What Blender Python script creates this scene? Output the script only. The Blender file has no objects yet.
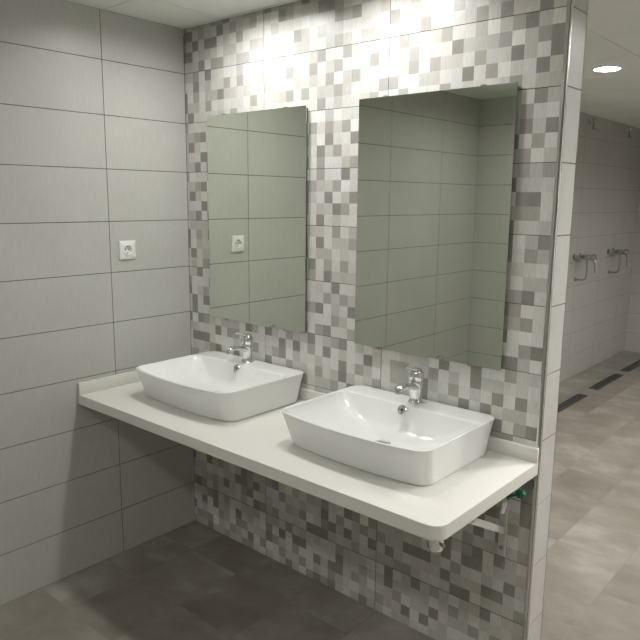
import bpy, bmesh, math, random
from mathutils import Vector, Matrix

S = bpy.context.scene
COL = S.collection
PI = math.pi
rnd = random.Random(7)

# ------------------------------------------------------------------ dimensions (metres)
H = 0.235                 # height of one wall tile
Z0 = 2.3433               # highest full horizontal joint
TW = 0.669                # tile length
CEIL = 2.552
XE = 1.892                # right end of the mosaic facing
XEND = 1.904              # end face of the partition
TP = 0.135                # partition thickness
YF = -3.017               # wall behind the photographer
XS = 0.35                 # shower wall
YFAR = 6.15
XR = 4.1
ZROWS = [Z0 - k * H for k in range(-1, 10)]
CT = 0.861                # counter top
ST = 0.044                # slab thickness

# ------------------------------------------------------------------ materials
MATS = {}
def new_mat(name):
    m = bpy.data.materials.new(name); m.use_nodes = True
    nt = m.node_tree; b = nt.nodes['Principled BSDF']
    MATS[name] = m
    return m, nt, b
def plain(name, col, rough=0.5, metal=0.0, spec=0.5, coat=0.0, emit=None, estr=0.0):
    m, nt, b = new_mat(name)
    b.inputs['Base Color'].default_value = (*col, 1)
    b.inputs['Roughness'].default_value = rough
    b.inputs['Metallic'].default_value = metal
    b.inputs['Specular IOR Level'].default_value = spec
    b.inputs['Coat Weight'].default_value = coat
    b.inputs['Coat Roughness'].default_value = 0.05
    if emit:
        b.inputs['Emission Color'].default_value = (*emit, 1)
        b.inputs['Emission Strength'].default_value = estr
    return m
def N(nt, t, **kw):
    n = nt.nodes.new(t)
    for k, v in kw.items(): setattr(n, k, v)
    return n
def math_n(nt, op, a, b=None):
    n = nt.nodes.new('ShaderNodeMath'); n.operation = op
    for i, v in enumerate((a, b)):
        if v is None: continue
        if isinstance(v, (int, float)): n.inputs[i].default_value = v
        else: nt.links.new(v, n.inputs[i])
    return n.outputs[0]
def ramp(nt, fac, stops):
    r = nt.nodes.new('ShaderNodeValToRGB')
    el = r.color_ramp.elements
    while len(el) < len(stops): el.new(0.5)
    for e, (p, c) in zip(el, stops):
        e.position = p; e.color = (*c, 1)
    nt.links.new(fac, r.inputs[0])
    return r.outputs[0]

def tile_material(name, c0, c1, rough):
    """glazed wall tile with a fine linen-like vertical weave"""
    m, nt, b = new_mat(name); L = nt.links
    tc = N(nt, 'ShaderNodeTexCoord')
    mp = N(nt, 'ShaderNodeMapping'); mp.inputs['Scale'].default_value = (260, 260, 14)
    L.new(tc.outputs['Object'], mp.inputs['Vector'])
    n1 = N(nt, 'ShaderNodeTexNoise'); n1.inputs['Scale'].default_value = 1.0; n1.inputs['Detail'].default_value = 2
    L.new(mp.outputs[0], n1.inputs['Vector'])
    n2 = N(nt, 'ShaderNodeTexNoise'); n2.inputs['Scale'].default_value = 3.0; n2.inputs['Detail'].default_value = 3
    L.new(tc.outputs['Object'], n2.inputs['Vector'])
    f = math_n(nt, 'ADD', math_n(nt, 'MULTIPLY', n1.outputs[0], 0.6), math_n(nt, 'MULTIPLY', n2.outputs[0], 0.4))
    L.new(ramp(nt, f, [(0.35, c0), (0.65, c1)]), b.inputs['Base Color'])
    b.inputs['Roughness'].default_value = rough
    bp = N(nt, 'ShaderNodeBump'); bp.inputs['Strength'].default_value = 0.05; bp.inputs['Distance'].default_value = 0.002
    L.new(n1.outputs[0], bp.inputs['Height']); L.new(bp.outputs[0], b.inputs['Normal'])
    return m

tile_material('grey_tile', (0.455, 0.45, 0.425), (0.525, 0.52, 0.49), 0.36)
tile_material('shower_tile', (0.40, 0.385, 0.36), (0.47, 0.455, 0.425), 0.38)
plain('grout', (0.10, 0.10, 0.092), 0.9)
plain('shower_grout', (0.22, 0.21, 0.195), 0.9)
plain('mosaic_grout', (0.09, 0.088, 0.08), 0.9)
# mosaic print: the colour of each printed square is stored per face
m, nt, b = new_mat('mosaic')
at = N(nt, 'ShaderNodeAttribute'); at.attribute_name = 'print'
tc = N(nt, 'ShaderNodeTexCoord')
wv = N(nt, 'ShaderNodeTexNoise'); wv.inputs['Scale'].default_value = 1.0; wv.inputs['Detail'].default_value = 2
mp = N(nt, 'ShaderNodeMapping'); mp.inputs['Scale'].default_value = (220, 20, 25)
nt.links.new(tc.outputs['Object'], mp.inputs['Vector']); nt.links.new(mp.outputs[0], wv.inputs['Vector'])
mx = N(nt, 'ShaderNodeMix', data_type='RGBA', blend_type='MULTIPLY'); mx.inputs[0].default_value = 1.0
nt.links.new(at.outputs['Color'], mx.inputs[6])
nt.links.new(ramp(nt, wv.outputs[0], [(0.3, (0.88, 0.88, 0.88)), (0.7, (1.06, 1.06, 1.05))]), mx.inputs[7])
nt.links.new(mx.outputs[2], b.inputs['Base Color'])
b.inputs['Roughness'].default_value = 0.32

plain('chrome', (0.78, 0.79, 0.79), 0.08, 1.0)
plain('shower_chrome', (0.50, 0.50, 0.49), 0.10, 1.0)
plain('trim_metal', (0.62, 0.62, 0.60), 0.20, 1.0)
plain('steel', (0.36, 0.35, 0.33), 0.35, 1.0)
plain('dark_slot', (0.02, 0.02, 0.02), 0.7)
plain('ceramic', (0.80, 0.805, 0.79), 0.12, 0.0, 0.5, 0.6)
plain('mirror_glass', (0.79, 0.845, 0.75), 0.015, 1.0)
plain('mirror_back', (0.05, 0.05, 0.05), 0.8)
plain('socket_white', (0.78, 0.78, 0.76), 0.35)
plain('white_steel', (0.62, 0.61, 0.57), 0.4)
plain('green_plastic', (0.01, 0.17, 0.09), 0.45)
plain('white_enamel', (0.75, 0.75, 0.73), 0.4)
for nm, st_ in (('lamp_glow', 155.0), ('lamp_and_fill_glow', 270.0), ('fill_glow_passage', 680.0), ('fill_glow_front', 175.0)):  # passage and front glows feed only added fill lamps; room glow both kinds
    plain(nm, (0.9, 0.9, 0.9), 0.5, emit=(1.0, 0.985, 0.955), estr=st_)
plain('reflector', (0.85, 0.85, 0.83), 0.3)
plain('lamp_off', (0.75, 0.75, 0.72), 0.35)
plain('ceiling_grid', (0.30, 0.31, 0.29), 0.8)

# countertop: off-white stone composite, very faint mottling
m, nt, b = new_mat('counter_stone')
tc = N(nt, 'ShaderNodeTexCoord'); n1 = N(nt, 'ShaderNodeTexNoise'); n1.inputs['Scale'].default_value = 160; n1.inputs['Detail'].default_value = 3
nt.links.new(tc.outputs['Object'], n1.inputs['Vector'])
nt.links.new(ramp(nt, n1.outputs[0], [(0.35, (0.66, 0.65, 0.61)), (0.65, (0.71, 0.70, 0.66))]), b.inputs['Base Color'])
b.inputs['Roughness'].default_value = 0.42

# ceiling: painted boards
m, nt, b = new_mat('ceiling_paint')
tc = N(nt, 'ShaderNodeTexCoord'); n1 = N(nt, 'ShaderNodeTexNoise'); n1.inputs['Scale'].default_value = 2.5
nt.links.new(tc.outputs['Object'], n1.inputs['Vector'])
nt.links.new(ramp(nt, n1.outputs[0], [(0.3, (0.80, 0.82, 0.78)), (0.7, (0.84, 0.86, 0.82))]), b.inputs['Base Color'])
b.inputs['Roughness'].default_value = 0.45

# floor: stone-look porcelain, clouded from tile to tile
m, nt, b = new_mat('floor_tile'); L = nt.links
tc = N(nt, 'ShaderNodeTexCoord'); sp = N(nt, 'ShaderNodeSeparateXYZ'); L.new(tc.outputs['Object'], sp.inputs[0])
FS = 0.335
u = math_n(nt, 'DIVIDE', math_n(nt, 'ADD', sp.outputs[0], 10 * FS - 0.235), FS)
v = math_n(nt, 'DIVIDE', math_n(nt, 'ADD', sp.outputs[1], 20 * FS + 0.210), FS)
iu = math_n(nt, 'FLOOR', u); iv = math_n(nt, 'FLOOR', v)
cb = N(nt, 'ShaderNodeCombineXYZ'); L.new(iu, cb.inputs[0]); L.new(iv, cb.inputs[1])
wn = N(nt, 'ShaderNodeTexWhiteNoise', noise_dimensions='2D'); L.new(cb.outputs[0], wn.inputs['Vector'])
off = N(nt, 'ShaderNodeVectorMath', operation='SCALE'); L.new(wn.outputs['Color'], off.inputs[0]); off.inputs['Scale'].default_value = 30.0
ad = N(nt, 'ShaderNodeVectorMath', operation='ADD'); L.new(off.outputs[0], ad.inputs[0]); L.new(tc.outputs['Object'], ad.inputs[1])
mp = N(nt, 'ShaderNodeMapping'); mp.inputs['Scale'].default_value = (1.0, 1.35, 1.0); L.new(ad.outputs[0], mp.inputs['Vector'])
n1 = N(nt, 'ShaderNodeTexNoise'); n1.inputs['Scale'].default_value = 3.2; n1.inputs['Detail'].default_value = 6; n1.inputs['Roughness'].default_value = 0.6
n1.inputs['Distortion'].default_value = 0.25
L.new(mp.outputs[0], n1.inputs['Vector'])
n2 = N(nt, 'ShaderNodeTexNoise'); n2.inputs['Scale'].default_value = 1.3; n2.inputs['Detail'].default_value = 2
L.new(tc.outputs['Object'], n2.inputs['Vector'])
f = math_n(nt, 'ADD', math_n(nt, 'MULTIPLY', n1.outputs[0], 0.6), math_n(nt, 'ADD', math_n(nt, 'MULTIPLY', n2.outputs[0], 0.3), math_n(nt, 'MULTIPLY', wn.outputs['Value'], 0.10)))
stone = ramp(nt, f, [(0.34, (0.170, 0.150, 0.124)), (0.47, (0.225, 0.204, 0.172)), (0.54, (0.265, 0.244, 0.21)), (0.68, (0.38, 0.36, 0.32))])
fu = math_n(nt, 'ABSOLUTE', math_n(nt, 'SUBTRACT', math_n(nt, 'FRACT', u), 0.5))
fv = math_n(nt, 'ABSOLUTE', math_n(nt, 'SUBTRACT', math_n(nt, 'FRACT', v), 0.5))
edge = math_n(nt, 'GREATER_THAN', math_n(nt, 'MAXIMUM', fu, fv), 0.4945)
mx = N(nt, 'ShaderNodeMix', data_type='RGBA'); L.new(edge, mx.inputs[0]); L.new(stone, mx.inputs[6]); mx.inputs[7].default_value = (0.225, 0.205, 0.175, 1)
L.new(mx.outputs[2], b.inputs['Base Color'])
L.new(ramp(nt, n1.outputs[0], [(0.3, (0.40,) * 3), (0.7, (0.50,) * 3)]), b.inputs['Roughness'])
bp = N(nt, 'ShaderNodeBump'); bp.inputs['Strength'].default_value = 0.12; bp.inputs['Distance'].default_value = 0.003
L.new(math_n(nt, 'SUBTRACT', n1.outputs[0], edge), bp.inputs['Height']); L.new(bp.outputs[0], b.inputs['Normal'])

# ------------------------------------------------------------------ helpers
def link(name, bm, mats, parent=None, smooth=False, angle=40):
    bmesh.ops.recalc_face_normals(bm, faces=bm.faces[:])
    me = bpy.data.meshes.new(name)
    bm.to_mesh(me); bm.free()
    for mm in (mats if isinstance(mats, (list, tuple)) else [mats]): me.materials.append(MATS[mm])
    o = bpy.data.objects.new(name, me); COL.objects.link(o)
    if parent: o.parent = parent
    if smooth:
        for p in me.polygons: p.use_smooth = True
        me.set_sharp_from_angle(angle=math.radians(angle))
    return o
def thing(name, label, cat, loc=(0, 0, 0), group=None):
    o = bpy.data.objects.new(name, None); COL.objects.link(o)
    o.empty_display_size = 0.05
    o.location = loc; o['label'] = label; o['category'] = cat
    if group: o['group'] = group
    return o
def structure(o, label=None, cat=None):
    o['kind'] = 'structure'
    if label: o['label'] = label
    if cat: o['category'] = cat
    return o
def copy_tree(o, loc, label):
    c = o.copy(); COL.objects.link(c); c.location = loc; c['label'] = label
    def rec(src, dst):
        for ch in src.children:
            d = ch.copy(); COL.objects.link(d); d.parent = dst
            rec(ch, d)
    rec(o, c)
    return c
def box(bm, x0, x1, y0, y1, z0, z1, mi=0, bev=0.0, seg=2):
    vs = [bm.verts.new(p) for p in [(x0, y0, z0), (x1, y0, z0), (x1, y1, z0), (x0, y1, z0), (x0, y0, z1), (x1, y0, z1), (x1, y1, z1), (x0, y1, z1)]]
    fs = []
    for q in [(0, 3, 2, 1), (4, 5, 6, 7), (0, 1, 5, 4), (1, 2, 6, 5), (2, 3, 7, 6), (3, 0, 4, 7)]:
        f = bm.faces.new([vs[i] for i in q]); f.material_index = mi; fs.append(f)
    if bev > 0:
        es = {e for f in fs for e in f.edges}
        bmesh.ops.bevel(bm, geom=list(es), offset=bev, segments=seg, affect='EDGES', profile=0.5)
def lathe(bm, prof, origin=(0, 0, 0), axis=(0, 0, 1), n=32, mi=0, cap0=True, cap1=True):
    """revolve (r, h) pairs round an axis through origin"""
    ax = Vector(axis).normalized(); q = Vector((0, 0, 1)).rotation_difference(ax); o = Vector(origin)
    rings = []
    for r, h in prof:
        rings.append([bm.verts.new(o + q @ Vector((r * math.cos(2 * PI * i / n), r * math.sin(2 * PI * i / n), h))) for i in range(n)])
    for a, c in zip(rings, rings[1:]):
        for i in range(n):
            f = bm.faces.new((a[i], a[(i + 1) % n], c[(i + 1) % n], c[i])); f.material_index = mi
    if cap0: bm.faces.new(rings[0][::-1]).material_index = mi
    if cap1: bm.faces.new(rings[-1]).material_index = mi
def tube(bm, pts, r, n=14, mi=0, sx=1.0, sz=1.0):
    """sweep a round (or flattened) section along points; r may be a list"""
    pts = [Vector(p) for p in pts]; rr = r if isinstance(r, (list, tuple)) else [r] * len(pts)
    rings = []; prev = None
    for i, p in enumerate(pts):
        d = (pts[min(i + 1, len(pts) - 1)] - pts[max(i - 1, 0)]).normalized()
        if prev is None:
            up = Vector((0, 0, 1)) if abs(d.z) < 0.9 else Vector((0, 1, 0))
            a = d.cross(up).normalized()
        else:
            a = (prev - d * prev.dot(d)).normalized()
        prev = a; b_ = a.cross(d).normalized()
        rings.append([bm.verts.new(p + a * rr[i] * sx * math.cos(2 * PI * k / n) + b_ * rr[i] * sz * math.sin(2 * PI * k / n)) for k in range(n)])
    for A, B in zip(rings, rings[1:]):
        for k in range(n):
            bm.faces.new((A[k], A[(k + 1) % n], B[(k + 1) % n], B[k])).material_index = mi
    bm.faces.new(rings[0][::-1]).material_index = mi; bm.faces.new(rings[-1]).material_index = mi
def arc(c, r, a0, a1, n, plane='yz'):
    out = []
    for i in range(n + 1):
        t = a0 + (a1 - a0) * i / n
        p = [c[0], c[1], c[2]]
        i0, i1 = {'yz': (1, 2), 'xz': (0, 2), 'xy': (0, 1)}[plane]
        p[i0] += r * math.cos(t); p[i1] += r * math.sin(t); out.append(tuple(p))
    return out
def cuts(lo, hi, joints):
    js = sorted(j for j in joints if lo + 1e-4 < j < hi - 1e-4)
    e = [lo] + js + [hi]
    return list(zip(e, e[1:]))
GAP = 0.0011              # half width of a joint
TT = 0.006                # tile thickness
def tiled_wall(name, axis, pos, sign, u0, u1, z0, z1, ujoints, thick=0.12, tile='grey_tile', zjoints=ZROWS):
    """core slab in grout colour with one bevelled slab per tile; finished face at `pos`, facing `sign` along `axis`"""
    bm = bmesh.new()
    def put(a0, a1, ua, ub, za, zb, mi, bev=0):
        lo, hi = min(a0, a1), max(a0, a1)
        if axis == 'x': box(bm, lo, hi, ua, ub, za, zb, mi, bev, 1)
        else: box(bm, ua, ub, lo, hi, za, zb, mi, bev, 1)
    put(pos - sign * TT * 0.35, pos - sign * thick, u0, u1, z0, z1, 0)
    for ua, ub in cuts(u0, u1, ujoints):
        for za, zb in cuts(z0, z1, zjoints):
            if ub - ua < 0.006 or zb - za < 0.006: continue
            put(pos, pos - sign * TT, ua + GAP, ub - GAP, za + GAP, zb - GAP, 1, 0.0006)
    return structure(link(name, bm, ['shower_grout' if tile == 'shower_tile' else 'grout', tile]))

# ------------------------------------------------------------------ room shell
bm = bmesh.new(); box(bm, -0.12, XR + 0.12, YF - 0.12, YFAR + 0.12, -0.10, 0.0)
structure(link('floor', bm, 'floor_tile'))

bm = bmesh.new()
box(bm, -0.12, XR + 0.12, YF - 0.12, YFAR + 0.12, CEIL + 0.004, CEIL + 0.10, 1)
ys = [0.165 + 0.6 * k for k in range(-8, 12)]; xs = [0.30 + 0.6 * k * 2 for k in range(-1, 5)]
for xa, xb in cuts(-0.12, XR + 0.12, xs):
    for ya, yb in cuts(YF - 0.12, YFAR + 0.12, ys):
        box(bm, xa + 0.002, xb - 0.002, ya + 0.0025, yb - 0.0025, CEIL, CEIL + 0.006, 0)
ceiling_obj = structure(link('ceiling', bm, ['ceiling_paint', 'ceiling_grid']))

LJ = [-0.4518 - TW * k for k in range(0, 5)]
tiled_wall('wall_left', 'x', 0.0, 1, YF - 0.12, 0.0, 0.0, CEIL, LJ)
tiled_wall('wall_front', 'y', YF, 1, 0.0, XR, 0.0, CEIL, [0.42 + TW * k for k in range(7)])
tiled_wall('wall_right', 'x', XR, -1, YF - 0.12, YFAR + 0.12, 0.0, CEIL, [TW * k - 3 for k in range(15)])
tiled_wall('wall_shower', 'x', XS, 1, TP, YFAR, 0.0, CEIL, [YFAR - 0.42 - TW * k for k in range(10)], thick=0.35, tile='shower_tile')
tiled_wall('wall_far', 'y', YFAR, -1, 0.0, XR, 0.0, CEIL, [0.62 + TW * k for k in range(7)], tile='shower_tile')

# ---- the partition: mosaic on the front, grey tile on the end and the back
X1, X2 = 0.554, 1.2236
LEV = [(0.765, 0.76, 0.74), (0.66, 0.652, 0.63), (0.545, 0.535, 0.508), (0.405, 0.395, 0.37), (0.285, 0.276, 0.255)]
def pat(*rows, at=0):
    out = []
    for r in list(rows) + [''] * (5 - len(rows)):
        s = '.' * at + r
        out.append((s + '.' * 15)[:15])
    return out
P = {
 (-1, 0): pat('..3233233422332', '..4423224232231', '..3242441213111', '..4412210221122', '..2224133112200'),
 (0, 0): pat('..2231411002002', '..1141211313112', '..4131224221211', '..4221311111131', '..2411112131111'),
 (1, 0): pat('3111', '2234', '2421', '2114', '2241', at=2),
 (2, 0): pat('3111', '2234', '2421', '2114', '2241', at=2),
 (3, 0): pat('1222', '4132', '4122', '1412', '1213', at=2),
 (4, 0): pat('1241', '3111', '4123', '1414', '1411', at=2),
 (5, 0): pat('..4043212221421', '..2211141331111', '..1444111121131', '..11123411..111', '..2311'),
 (-1, 1): pat('433324223..3', '114322244322211', '121111222434112', '001032132211110', '002022112320220'),
 (0, 1): pat('002010231131120', '001311312301031', '211021213023100', '122313122321113', '111111131211231'),
 (-1, 2): pat('', '', '0120', '302221321232121', '101311123242242'),
 (0, 2): pat('131123112023421', '103111422230234', '123032213114214', '301221141301142', '031113121113122'),
 (1, 1): pat('2002011', '1313230', '3204114', '2142311', '4131123', at=5),
 (2, 1): pat('.131141', '.322301', '.214124', '4122431', '.141211', at=5),
 (3, 1): pat('.221312', '.141223', '.122121', '.413131', '.314222', at=5),
 (4, 1): pat('.121411', '.113232', '.341214', '.111321', '.134113', at=5),
 (1, 2): pat('2142', '2311', '2424', '4131', '2302', at=11),
 (2, 2): pat('.323', '.221', '.441', '.331', '.112', at=11),
 (3, 2): pat('4124', '4132', '2211', '2122', '3341', at=11),
 (4, 2): pat('.311', '.231', '4101', '1134', '4420', at=11),
 (5, 1): pat('421322412341212', '114141314121142', '234121121141321', '411322131242123', '......12231'),
 (5, 2): pat('112221411411322', '133223121422121', '133242131214141', '122241224141221', '............134'),
 (6, 2): pat('3311', at=11),
 (7, 2): pat('', '.............24', '.............32', '..........4..12', '.........322223'),
 (8, 2): pat('........2341421', '22......1441222', '3224442.3112142', '242122242224421', '223321124412223'),
 (9, 2): pat('141242321224122', '242222123212212', '223122412231322', '3224141', '.1221122'),
 (8, 1): pat('', '...........43', '..........31232', '..........24214', '.........212312'),
 (9, 1): pat('..........32221', '........1142232', '..........42321', '..........21122', '...........1242'),
}
bm = bmesh.new()
box(bm, 0.0, XEND - TT * 0.35, TT * 0.35, TP - TT * 0.35, 0.0, CEIL, 0)
prt = bm.loops.layers.float_color.new('print')
cw, ch = TW / 15, H / 5
xedge = [X1 - TW, X1, X2, XE]
WEI = [0] * 8 + [1] * 30 + [2] * 28 + [3] * 18 + [4] * 16
for j in range(3):
    xa, xb = max(xedge[j], 0.0), xedge[j + 1]
    for k in range(-1, 10):
        zt = min(Z0 - k * H, CEIL); zb = max(Z0 - (k + 1) * H, 0.0)
        rows = P.get((k, j))
        # body of the tile (sides)
        ga, gb, gt, gz = xa + GAP, xb - GAP, zt - GAP, zb + GAP
        v8 = [bm.verts.new(p) for p in [(ga, 0.0, gz), (gb, 0.0, gz), (gb, 0.0, gt), (ga, 0.0, gt), (ga, TT, gz), (gb, TT, gz), (gb, TT, gt), (ga, TT, gt)]]
        for q in [(0, 1, 5, 4), (1, 2, 6, 5), (2, 3, 7, 6), (3, 0, 4, 7)]:
            bm.faces.new([v8[i] for i in q]).material_index = 0
        for r in range(5):
            za = max(Z0 - k * H - (r + 1) * ch, gz); zc = min(Z0 - k * H - r * ch, gt)
            if zc <= za: continue
            for c in range(15):
                ca = max(xedge[j] + c * cw, ga); cb_ = min(xedge[j] + (c + 1) * cw, gb)
                if cb_ <= ca: continue
                d = rows[r][c] if rows else '.'
                lv = rnd.choice(WEI) if d == '.' else int(d)
                jit = 1 + rnd.uniform(-0.07, 0.07); wm = rnd.uniform(-0.012, 0.022)
                col = (LEV[lv][0] * jit * (1 + wm), LEV[lv][1] * jit, LEV[lv][2] * jit * (1 - wm), 1)
                f = bm.faces.new([bm.verts.new(p) for p in [(ca, 0.0, za), (cb_, 0.0, za), (cb_, 0.0, zc), (ca, 0.0, zc)]])
                f.material_index = 1
                for lp in f.loops: lp[prt] = col
# end face and back of the partition
for za, zb in cuts(0.0, CEIL, ZROWS):
    box(bm, XEND - TT, XEND, 0.011, TP - 0.004, za + GAP, zb - GAP, 2, 0.0006, 1)
    for xa, xb in cuts(XS, XEND - 0.004, [X1, X2]):
        box(bm, xa + GAP, xb - GAP, TP - TT, TP, za + GAP, zb - GAP, 2, 0.0006, 1)
me_bm = bm
for f in bm.faces: f.normal_update()
me = bpy.data.meshes.new('wall_back'); bm.to_mesh(me); bm.free()
for mm in ('mosaic_grout', 'mosaic', 'grey_tile'): me.materials.append(MATS[mm])
wb = bpy.data.objects.new('wall_back', me); COL.objects.link(wb); structure(wb)

# metal corner profiles on both edges of the partition end
def quarter(bm, cx, cy, r, a0, a1, z0, z1):
    out = [(cx + r * math.cos(a0 + (a1 - a0) * i / 10), cy + r * math.sin(a0 + (a1 - a0) * i / 10)) for i in range(11)] + [(cx, cy)]
    lo = [bm.verts.new((x, y, z0)) for x, y in out]; hi = [bm.verts.new((x, y, z1)) for x, y in out]
    n = len(out)
    for i in range(n): bm.faces.new((lo[i], lo[(i + 1) % n], hi[(i + 1) % n], hi[i]))
    bm.faces.new(lo[::-1]); bm.faces.new(hi)
bm = bmesh.new(); quarter(bm, XE, 0.012, 0.013, -PI / 2, 0, 0.0, CEIL)
box(bm, XE - 0.002, XE + 0.001, -0.002, 0.004, 0, CEIL)
structure(link('trim_1', bm, 'trim_metal', None, True, 35))
bm = bmesh.new(); quarter(bm, XEND - 0.006, TP - 0.005, 0.0075, 0, PI / 2, 0.0, CEIL)
structure(link('trim_2', bm, 'trim_metal', None, True, 35))
# perimeter angle under the ceiling along the mosaic and the left wall
bm = bmesh.new()
box(bm, 0.0, XEND, -0.020, -0.004, CEIL - 0.0035, CEIL - 0.0005)
structure(link('trim_3', bm, 'white_enamel'))

# ------------------------------------------------------------------ countertop
def rounded_slab(bm, x0, x1, y0, y1, z0, z1, r, bev):
    pts = [(x0, y0)]
    cx, cy = x1 - r, y0 + r
    pts += [(cx + r * math.cos(-PI / 2 + PI / 2 * i / 8), cy + r * math.sin(-PI / 2 + PI / 2 * i / 8)) for i in range(9)]
    pts += [(x1, y1), (x0, y1)]
    lo = [bm.verts.new((x, y, z0)) for x, y in pts]; hi = [bm.verts.new((x, y, z1)) for x, y in pts]
    n = len(pts)
    for i in range(n): bm.faces.new((lo[i], lo[(i + 1) % n], hi[(i + 1) % n], hi[i]))
    bm.faces.new(lo[::-1]); top = bm.faces.new(hi)
    bmesh.ops.bevel(bm, geom=list(top.edges), offset=bev, segments=3, affect='EDGES', profile=0.5)
ctop = thing('countertop', 'long off-white stone vanity countertop carrying both basins', 'countertop', (0.95, -0.325, CT - ST))
bm = bmesh.new(); rounded_slab(bm, 0.003 - 0.95, 1.903 - 0.95, -0.652 + 0.325, -0.003 + 0.325, 0.0, ST, 0.045, 0.003)
link('slab', bm, 'counter_stone', ctop, True, 50)
bm = bmesh.new(); box(bm, 0.003 - 0.95, 1.903 - 0.95, 0.307, 0.3225, ST, ST + 0.052, 0, 0.0015)
link('backsplash', bm, 'counter_stone', ctop, True, 50)
bm = bmesh.new(); box(bm, 0.003 - 0.95, 0.018 - 0.95, -0.327, 0.307, ST, ST + 0.056, 0, 0.0015)
link('backsplash', bm, 'counter_stone', ctop, True, 50)

# ------------------------------------------------------------------ wash basins
def plan(hw, yb, yf, r, bow, ke=5, kc=7, kf=12):
    """rounded rectangle with a bowed front, always the same number of points; starts at back-left, runs clockwise seen from above"""
    pts = []
    def corner(cx, cy, a0):
        for i in range(kc): 
            t = a0 - (PI / 2) * i / (kc - 1)
            pts.append((cx + r * math.cos(t), cy + r * math.sin(t)))
    def edge(p, q, k):
        for i in range(1, k): pts.append((p[0] + (q[0] - p[0]) * i / k, p[1] + (q[1] - p[1]) * i / k))
    corner(-hw + r, yb - r, PI)          # back left
    edge((-hw + r, yb), (hw - r, yb), kf)
    corner(hw - r, yb - r, PI / 2)
    edge((hw, yb - r), (hw, yf + r), ke)
    corner(hw - r, yf + r, 0)
    edge((hw - r, yf), (-hw + r, yf), kf)
    corner(-hw + r, yf + r, -PI / 2)
    edge((-hw, yf + r), (-hw, yb - r), ke)
    out = []
    for x, y in pts:
        w = max(0.0, min(1.0, (yb - y) / (yb - yf) * 2 - 1)); w = w * w * (3 - 2 * w)
        out.append((x, y - bow * w * (1 - (x / hw) ** 2)))
    return out
def basin_mesh():
    bm = bmesh.new()
    BH = 0.134; yb = 0.262                       # local: back rim at +yb, origin under the basin centre
    levels = [
        (0.275, 0.236, -0.140, 0.030, 0.022, 0.006),     # recessed foot
        (0.299, 0.247, -0.163, 0.044, 0.026, 0.000),
        (0.3035, 0.250, -0.167, 0.046, 0.028, 0.004),
        (0.305, 0.253, -0.172, 0.046, 0.029, 0.030),
        (0.312, 0.266, -0.194, 0.046, 0.033, 0.095),
        (0.3165, 0.2745, -0.2035, 0.044, 0.036, BH - 0.006),
        (0.3170, 0.2750, -0.2045, 0.044, 0.036, BH - 0.0025),
        (0.3155, 0.2735, -0.2030, 0.043, 0.036, BH),
        (0.3090, 0.1600, -0.1965, 0.038, 0.036, BH),           # inner edge of the rim, deck at the back
        (0.3070, 0.1570, -0.1945, 0.038, 0.036, BH - 0.003),
        (0.3020, 0.1530, -0.1890, 0.040, 0.035, BH - 0.014),
        (0.2750, 0.1360, -0.1690, 0.060, 0.032, BH - 0.050),
        (0.2240, 0.1140, -0.1400, 0.070, 0.024, BH - 0.082),
        (0.1600, 0.0860, -0.1060, 0.065, 0.015, BH - 0.098),
        (0.0900, 0.0520, -0.0620, 0.045, 0.005, BH - 0.106),
        (0.0300, 0.0220, -0.0220, 0.018, 0.0, BH - 0.109),
    ]
    rings = []
    for hw, b_, f_, r, bow, z in levels:
        rings.append([bm.verts.new((x, y, z)) for x, y in plan(hw, b_, f_, r, bow)])
    n = len(rings[0])
    for A, B in zip(rings, rings[1:]):
        for i in range(n): bm.faces.new((A[i], A[(i + 1) % n], B[(i + 1) % n], B[i]))
    bm.faces.new(rings[0]); bm.faces.new(rings[-1][::-1])
    return bm
BY = -0.284                                       # basin origin in y
B1, B2 = 0.517, 1.434
basin = thing('wash_basin', 'white ceramic countertop basin nearer the left tiled wall', 'basin', (B1, BY, CT), 'white basins on the countertop')
bowl = link('bowl', basin_mesh(), 'ceramic', basin, True, 60)
mod = bowl.modifiers.new('smooth', 'SUBSURF'); mod.levels = 1; mod.render_levels = 2
bm = bmesh.new()
nrm = Vector((0, -0.90, 0.43)).normalized(); oc = (-0.012, 0.1500, 0.115)
lathe(bm, [(0.011, -0.004), (0.0160, 0.0), (0.0190, 0.0034), (0.0165, 0.0062), (0.0125, 0.0062), (0.0110, 0.0020)], oc, nrm, 24, 0, True, False)
lathe(bm, [(0.0112, 0.0012), (0.0112, 0.0020)], oc, nrm, 24, 0)
lathe(bm, [(0.0045, 0.0020), (0.0045, 0.0026)], oc, nrm, 16, 1)
link('overflow_ring', bm, ['chrome', 'dark_slot'], basin, True, 40)
bm = bmesh.new()
lathe(bm, [(0.033, 0.0), (0.033, 0.003), (0.029, 0.0045), (0.027, 0.003), (0.025, 0.003), (0.024, 0.006), (0.014, 0.0105), (0.004, 0.0115)], (0.004, 0.004, 0.0255), (0, 0, 1), 32)
link('drain_plug', bm, 'chrome', basin, True, 35)
copy_tree(basin, (B2, BY, CT), 'white ceramic countertop basin nearer the open end of the counter')

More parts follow.
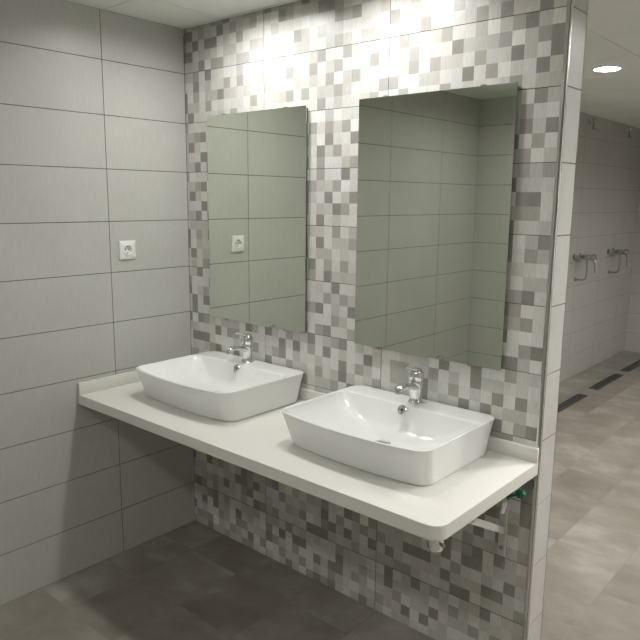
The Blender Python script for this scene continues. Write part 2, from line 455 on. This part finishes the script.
# ------------------------------------------------------------------ mixer taps
tap = thing('mixer_tap', 'chrome single-lever tap on the basin under the smaller-looking left mirror', 'tap', (B1 - 0.010, -0.070, CT + 0.134), 'chrome basin taps')
bm = bmesh.new()
lathe(bm, [(0.0300, 0.0), (0.0300, 0.004), (0.0255, 0.008), (0.0230, 0.020), (0.0230, 0.045), (0.0250, 0.062), (0.0265, 0.080), (0.0255, 0.086)], n=36)
link('body', bm, 'chrome', tap, True, 40)
bm = bmesh.new()
sp_ = [(0, 0.0, 0.056), (0, -0.035, 0.070), (0, -0.070, 0.078), (0, -0.100, 0.080), (0, -0.116, 0.076), (0, -0.122, 0.068)]
tube(bm, sp_, [0.0235, 0.021, 0.019, 0.018, 0.0165, 0.014], 18, 0, 1.0, 0.55)
so = link('spout', bm, 'chrome', tap, True, 60)
bm = bmesh.new(); lathe(bm, [(0.0110, 0), (0.0120, 0.002), (0.0120, 0.010)], (0, -0.1160, 0.0590), (0, 0, 1), 20)
link('aerator', bm, 'steel', so, True, 40)
bm = bmesh.new()
lathe(bm, [(0.0255, 0.087), (0.0285, 0.093), (0.0285, 0.108), (0.0255, 0.122), (0.0185, 0.131), (0.009, 0.1345), (0.002, 0.135)], n=36)
tube(bm, [(0, -0.006, 0.122), (0, -0.030, 0.134), (0, -0.056, 0.144), (0, -0.072, 0.149), (0, -0.078, 0.150)], [0.018, 0.0165, 0.0145, 0.0125, 0.007], 16, 0, 1.0, 0.36)
link('lever', bm, 'chrome', tap, True, 50)
copy_tree(tap, (B2 + 0.004, -0.070, CT + 0.134), 'chrome single-lever tap on the basin nearer the open end of the counter')
tap['label'] = 'chrome single-lever tap on the basin nearer the left tiled wall'

# ------------------------------------------------------------------ mirrors
def mirror(label, x0, x1, z0, z1):
    t = thing('wall_mirror', label, 'mirror', ((x0 + x1) / 2, 0, z0), 'frameless mirrors over the basins')
    hw = (x1 - x0) / 2; h = z1 - z0
    bm = bmesh.new(); box(bm, -hw, hw, -0.018, -0.0135, 0, h, 0, 0.0008, 1)
    link('glass', bm, 'mirror_glass', t)
    bm = bmesh.new(); box(bm, -hw + 0.008, hw - 0.006, -0.0132, -0.0006, 0.008, h - 0.008)
    link('backing_board', bm, 'mirror_back', t)
    for sx in (-0.62, 0.62):
        for zz, s in ((0, 1), (h, -1)):
            bm = bmesh.new(); box(bm, sx * hw - 0.008, sx * hw + 0.008, -0.0205, -0.001, zz - s * 0.0030, zz - s * 0.0005)
            box(bm, sx * hw - 0.008, sx * hw + 0.008, -0.0205, -0.0185, min(zz - s * 0.003, zz + s * 0.004), max(zz - s * 0.003, zz + s * 0.004))
            link('clip', bm, 'steel', t)
mirror('frameless mirror over the left basin, reflecting the wall socket', 0.182, 0.821, 1.165, 2.131)
mirror('frameless mirror over the right basin, reflecting a dim tiled room corner', 1.098, 1.751, 1.1635, 2.1315)

# ------------------------------------------------------------------ wall socket
sk = thing('wall_socket', 'white square power socket on the left grey tiled wall', 'socket', (0, -0.364, 1.504))
bm = bmesh.new(); nsk = 40; hs = 0.0435
def sq(hx, k):
    a = 2 * PI * k / nsk + PI / 4; c_, s_ = math.cos(a), math.sin(a); q = hx / max(abs(c_), abs(s_)); return (q * c_, q * s_)
loops = []
for hx, x in ((hs, 0.0), (hs, 0.008), (hs - 0.003, 0.0105)):
    loops.append([bm.verts.new((x, *sq(hx, k))) for k in range(nsk)])
for r_, x in ((0.0300, 0.0105), (0.0300, 0.006)):
    loops.append([bm.verts.new((x, r_ * math.cos(2 * PI * k / nsk + PI / 4), r_ * math.sin(2 * PI * k / nsk + PI / 4))) for k in range(nsk)])
for A, B in zip(loops, loops[1:]):
    for k in range(nsk): bm.faces.new((A[k], A[(k + 1) % nsk], B[(k + 1) % nsk], B[k]))
link('cover_plate', bm, 'socket_white', sk, True, 40)
bm = bmesh.new()
lathe(bm, [(0.0295, 0.0), (0.0295, 0.0105), (0.0270, 0.0125), (0.0215, 0.0125), (0.0198, 0.0100), (0.0190, 0.0012), (0.001, 0.0010)], (0, 0, 0.001), (1, 0, 0), 36)
o = link('socket_insert', bm, 'socket_white', sk, True, 35)
for dy in (-0.0095, 0.0095):
    bm = bmesh.new(); lathe(bm, [(0.0032, 0), (0.0032, 0.0008)], (0.0010, dy, 0.001), (1, 0, 0), 14)
    link('contact_hole', bm, 'dark_slot', o)
bm = bmesh.new(); box(bm, 0.001, 0.0065, -0.003, 0.003, 0.0155, 0.0195)
link('earth_clip', bm, 'steel', o)
bm = bmesh.new(); box(bm, 0.001, 0.0065, -0.003, 0.003, -0.0175, -0.0135)
link('earth_clip', bm, 'steel', o)

# ------------------------------------------------------------------ wall brackets under the counter
def bracket(label, x):
    t = thing('shelf_bracket', label, 'bracket', (x, 0, 0.47), 'brackets under the countertop')
    bm = bmesh.new(); box(bm, -0.0145, 0.0145, -0.008, 0.0, 0.0, 0.345, 0, 0.002, 1)
    up = link('upright', bm, 'white_steel', t)
    bm = bmesh.new(); lathe(bm, [(0.009, 0), (0.009, 0.004), (0.005, 0.006)], (0, -0.008, 0.035), (0, -1, 0), 6); 
    link('bolt', bm, 'steel', up, True, 30)
    bm = bmesh.new(); box(bm, -0.019, 0.019, -0.54, -0.008, 0.323, 0.345, 0, 0.002, 1)
    link('arm', bm, 'white_steel', t)
    bm = bmesh.new()
    a, c = Vector((0, -0.008, 0.102)), Vector((0, -0.450, 0.336)); d = (c - a).normalized(); nn = Vector((0, -d.z, d.y)) * 0.012
    vs = []
    for p in (a, c):
        for sx in (-0.010, 0.010):
            for s in (-1, 1): vs.append(bm.verts.new(p + Vector((sx, 0, 0)) + nn * s))
    for q in [(0, 1, 3, 2), (4, 6, 7, 5), (0, 4, 5, 1), (2, 3, 7, 6), (1, 5, 7, 3), (0, 2, 6, 4)]: bm.faces.new([vs[i] for i in q])
    link('brace', bm, 'white_steel', t)
    return t
bracket('white steel bracket under the open right end of the countertop', 1.789)
bracket('white steel bracket in the dark corner under the left end of the countertop', 0.075)
# chrome support stub screwed into the slab under the rounded front corner
bm = bmesh.new()
so_ = Vector((1.853 - 0.95, -0.585 + 0.325, 0.0))
lathe(bm, [(0.032, 0.0015), (0.032, -0.004), (0.025, -0.006), (0.025, -0.048), (0.022, -0.058), (0.014, -0.062)], so_, n=28)
st = link('support_stub', bm, 'chrome', ctop, True, 40); st['label'] = 'chrome stub'
bm = bmesh.new(); lathe(bm, [(0.006, 0), (0.006, 0.012)], so_ + Vector((0.022, -0.004, -0.036)), (1, -0.5, 0), 12)
link('set_screw', bm, 'steel', st, True, 40)

# angle valve with green knob, at the wall under the right end
vx, vz = 1.822, 0.728
av = thing('angle_valve', 'chrome stop valve with a green knob, on the mosaic under the right end', 'valve', (vx, 0, vz))
bm = bmesh.new(); lathe(bm, [(0.024, 0.0), (0.024, 0.003), (0.018, 0.008), (0.010, 0.009), (0.010, 0.060), (0.013, 0.062), (0.013, 0.085)], (0, 0, 0), (0, -1, 0), 22)
vb = link('body', bm, 'chrome', av, True, 40)
bm = bmesh.new(); tube(bm, [(0, -0.07, 0), (-0.004, -0.07, -0.03), (-0.010, -0.07, -0.055)], [0.010, 0.011, 0.011], 14)
link('outlet', bm, 'chrome', av, True, 40)
bm = bmesh.new()
for i in range(6):
    a = 2 * PI * i / 6
    lathe(bm, [(0.0072, 0), (0.0072, 0.014), (0.005, 0.016)], (0.048 + 0.010 * math.cos(a), -0.050, 0.026 + 0.010 * math.sin(a)), (0, -1, 0), 10)
lathe(bm, [(0.012, 0), (0.012, 0.016), (0.008, 0.019)], (0.048, -0.050, 0.026), (0, -1, 0), 16)
tube(bm, [(0.005, -0.055, 0.002), (0.046, -0.055, 0.024)], 0.005, 10)
link('knob', bm, 'green_plastic', av, True, 40)

# ------------------------------------------------------------------ showers on the far-side wall
def shower_valve(label, y):
    t = thing('shower_valve', label, 'shower tap', (XS, y, 1.222), 'shower taps on the shower wall')
    for dy in (-0.075, 0.075):
        bm = bmesh.new(); lathe(bm, [(0.032, -0.004), (0.030, 0.006), (0.016, 0.012), (0.016, 0.045)], (0, dy, 0), (1, 0, 0), 20)
        link('wall_flange', bm, 'shower_chrome', t, True, 40)
    bm = bmesh.new()
    tube(bm, [(0.052, -0.105, 0), (0.052, 0.105, 0)], 0.023, 18)
    lathe(bm, [(0.023, 0.0), (0.025, 0.01), (0.025, 0.070), (0.022, 0.080)], (0.06, 0, 0), (1, 0, 0), 20)
    link('body', bm, 'shower_chrome', t, True, 40)
    bm = bmesh.new(); lathe(bm, [(0.026, 0.0), (0.031, 0.008), (0.031, 0.034), (0.022, 0.046)], (0.138, 0, 0.0), (1, 0, 0), 20)
    tube(bm, [(0.165, 0, -0.01), (0.183, 0, -0.06), (0.190, 0, -0.150)], [0.010, 0.009, 0.008], 12, 0, 1.4, 0.7)
    link('lever', bm, 'shower_chrome', t, True, 40)
    bm = bmesh.new(); tube(bm, [(0.105, 0, -0.01), (0.105, 0, -0.18)] + arc((0.065, 0, -0.18), 0.04, 0, -PI / 2, 6, 'xz') + [(0.02, 0, -0.22)], 0.0085, 12)
    lathe(bm, [(0.020, 0.0), (0.020, 0.008), (0.010, 0.014), (0.010, 0.03)], (0.0, 0, -0.22), (1, 0, 0), 16)
    link('riser_pipe', bm, 'steel', t, True, 40)
shower_valve('chrome lever shower tap next to the partition edge, nearer of two', 4.40)
shower_valve('chrome lever shower tap farther along the shower wall, second of two', 5.36)
def overhead_shower(label, y):
    t = thing('overhead_shower', label, 'shower', (XS, y, 2.49), 'shower heads on the shower wall')
    bm = bmesh.new(); lathe(bm, [(0.026, -0.002), (0.026, 0.004), (0.015, 0.010), (0.012, 0.034), (0.006, 0.040)], (0, 0, 0), (1, 0, 0), 20)
    link('arm', bm, 'shower_chrome', t, True, 40)
    bm = bmesh.new(); lathe(bm, [(0.006, -0.030), (0.014, -0.024), (0.018, -0.012), (0.014, 0.0), (0.011, 0.010), (0.015, 0.024), (0.020, 0.044), (0.028, 0.066), (0.028, 0.072), (0.022, 0.076)], (0.046, 0, 0.0), (0.15, 0, -1), 22)
    link('nozzle', bm, 'shower_chrome', t, True, 40)
overhead_shower('small chrome shower head next to the partition edge, nearer of two', 4.46)
overhead_shower('small chrome shower head farther along the shower wall, second of two', 5.52)

# linear floor drains
def drain(label, y0, y1):
    t = thing('floor_drain', label, 'drain', (0.675, (y0 + y1) / 2, 0.0), 'linear drains in the shower floor')
    hl = (y1 - y0) / 2
    bm = bmesh.new()
    for a in ((-0.05, -0.044), (0.044, 0.05)): box(bm, a[0], a[1], -hl, hl, 0.0, 0.003)
    for a in ((-hl, -hl + 0.006), (hl - 0.006, hl)): box(bm, -0.044, 0.044, a[0], a[1], 0.0, 0.003)
    link('frame', bm, 'steel', t)
    bm = bmesh.new(); box(bm, -0.044, 0.044, -hl + 0.006, hl - 0.006, 0.0, 0.0012, 1)
    n = int((y1 - y0) / 0.03)
    for i in range(n):
        yy = -hl + 0.012 + (2 * hl - 0.024) * (i + 0.5) / n
        for xa, xb in ((-0.040, -0.003), (0.003, 0.040)): box(bm, xa, xb, yy - 0.004, yy + 0.004, 0.0012, 0.0026, 0)
    link('grate', bm, ['steel', 'dark_slot'], t)
drain('dark slotted floor drain next to the partition, nearest of three', 3.22, 3.95)
drain('dark slotted floor drain between the other two in the shower floor', 4.20, 4.95)
drain('dark slotted floor drain farthest from the basins', 5.12, 5.85)

# ------------------------------------------------------------------ ceiling lamps and added fill lamps
RL, REC = 0.075, 0.022
def make_lamp(mat, r=RL):
    t = thing('recessed_downlight', 'lamp', 'ceiling lamp', (0, 0, CEIL), 'recessed ceiling downlights')
    bm = bmesh.new(); lathe(bm, [(r, 0.0005), (r + 0.014, 0.0), (r + 0.013, -0.003), (r + 0.004, -0.004), (r - 0.0005, -0.002), (r - 0.0015, REC - 0.001)], (0, 0, 0), (0, 0, 1), 40, 0, False, False)
    link('trim_ring', bm, 'white_enamel', t, True, 50)
    bm = bmesh.new(); lathe(bm, [(r - 0.0016, REC - 0.004), (r - 0.0016, REC - 0.0005)], (0, 0, 0), (0, 0, 1), 40)
    link('diffuser', bm, mat, t)
    return t
LAMPS = [
    ('lamp_and_fill_glow', 1.236, 2.27, 'lit round downlight in the ceiling past the partition'),
    ('lamp_glow', 0.60, -0.32, 'lit round downlight above the left basin'),
    ('lamp_glow', 1.27, -0.32, 'lit round downlight above the right basin'),
    ('fill_glow_front', 0.85, -2.30, 'added fill downlight of the washroom ceiling across from the basins'),  # unseen, added to lighten the left wall and the mirror view
    ('lamp_and_fill_glow', 2.40, -2.40, 'added fill downlight of the washroom by its front wall'),  # unseen, added for light on the counter edge and basin fronts
    ('fill_glow_front', 3.30, -0.35, 'added fill downlight beside the metal-edged partition end'),  # unseen, added as fill near the partition end
    ('fill_glow_passage', 3.40, 1.00, 'added fill downlight by the right wall of the passage'),  # unseen, added to brighten the passage floor
    ('fill_glow_passage', 2.65, 1.25, 'added fill downlight in the passage behind the partition'),  # unseen, added as a second fill lamp for the passage
    ('lamp_and_fill_glow', 2.30, 3.20, 'added fill downlight in the middle of the shower room'),  # unseen, added to brighten the shower room
    ('fill_glow_passage', 3.40, 3.20, 'added fill downlight by the right wall of the shower room'),  # unseen, added as strong fill for the shower wall
    ('lamp_and_fill_glow', 2.40, 5.00, 'added fill downlight at the far end of the shower room'),  # unseen, added as fill for the far showers
    ('lamp_off', 0.98, 4.60, 'unlit round downlight over the far showers'),
]
protos = {}
for mat_, lx, ly, lab in LAMPS:
    if mat_ in protos: copy_tree(protos[mat_], (lx, ly, CEIL), lab)
    else:
        t = make_lamp(mat_); t.location = (lx, ly, CEIL); t['label'] = lab; protos[mat_] = t
# openings for the lamps in the ceiling boards
bm = bmesh.new()
for mat_, lx, ly, lab in LAMPS: lathe(bm, [(RL, -0.02), (RL, REC)], (lx, ly, CEIL), (0, 0, 1), 40)
cut = link('opening', bm, 'reflector')
bo = ceiling_obj.modifiers.new('openings', 'BOOLEAN'); bo.operation = 'DIFFERENCE'; bo.solver = 'EXACT'; bo.object = cut; bo.use_self = True
dg = bpy.context.evaluated_depsgraph_get()
new = bpy.data.meshes.new_from_object(ceiling_obj.evaluated_get(dg))
ceiling_obj.modifiers.clear(); ceiling_obj.data = new
bpy.data.objects.remove(cut)

# ------------------------------------------------------------------ camera, world, view
R = Matrix(((0.75320766, 0.65770797, 0.00992222), (0.12373476, -0.12685383, -0.98417367), (-0.64604019, 0.74251487, -0.17692861)))
cam = bpy.data.cameras.new('camera'); co = bpy.data.objects.new('camera', cam); COL.objects.link(co)
rot = Matrix((R[0], -R[1], -R[2])).transposed()
co.matrix_world = Matrix.Translation((2.7837, -2.1725, 1.7517)) @ rot.to_4x4()
cam.sensor_fit = 'HORIZONTAL'; cam.sensor_width = 36.0; cam.lens = 676.34 / 640 * 36.0; cam.clip_start = 0.05
S.camera = co
w = bpy.data.worlds.new('world'); S.world = w; w.use_nodes = True
w.node_tree.nodes['Background'].inputs[0].default_value = (0.6, 0.62, 0.58, 1); w.node_tree.nodes['Background'].inputs[1].default_value = 0.05
vs = S.view_settings
vs.view_transform = 'Standard'; vs.look = 'None'; vs.gamma = 1.0; vs.use_curve_mapping = False; vs.exposure = 0.06
cy = S.cycles
cy.use_denoising = True
cy.max_bounces = 10; cy.diffuse_bounces = 6; cy.glossy_bounces = 6
cy.sample_clamp_indirect = 6.0
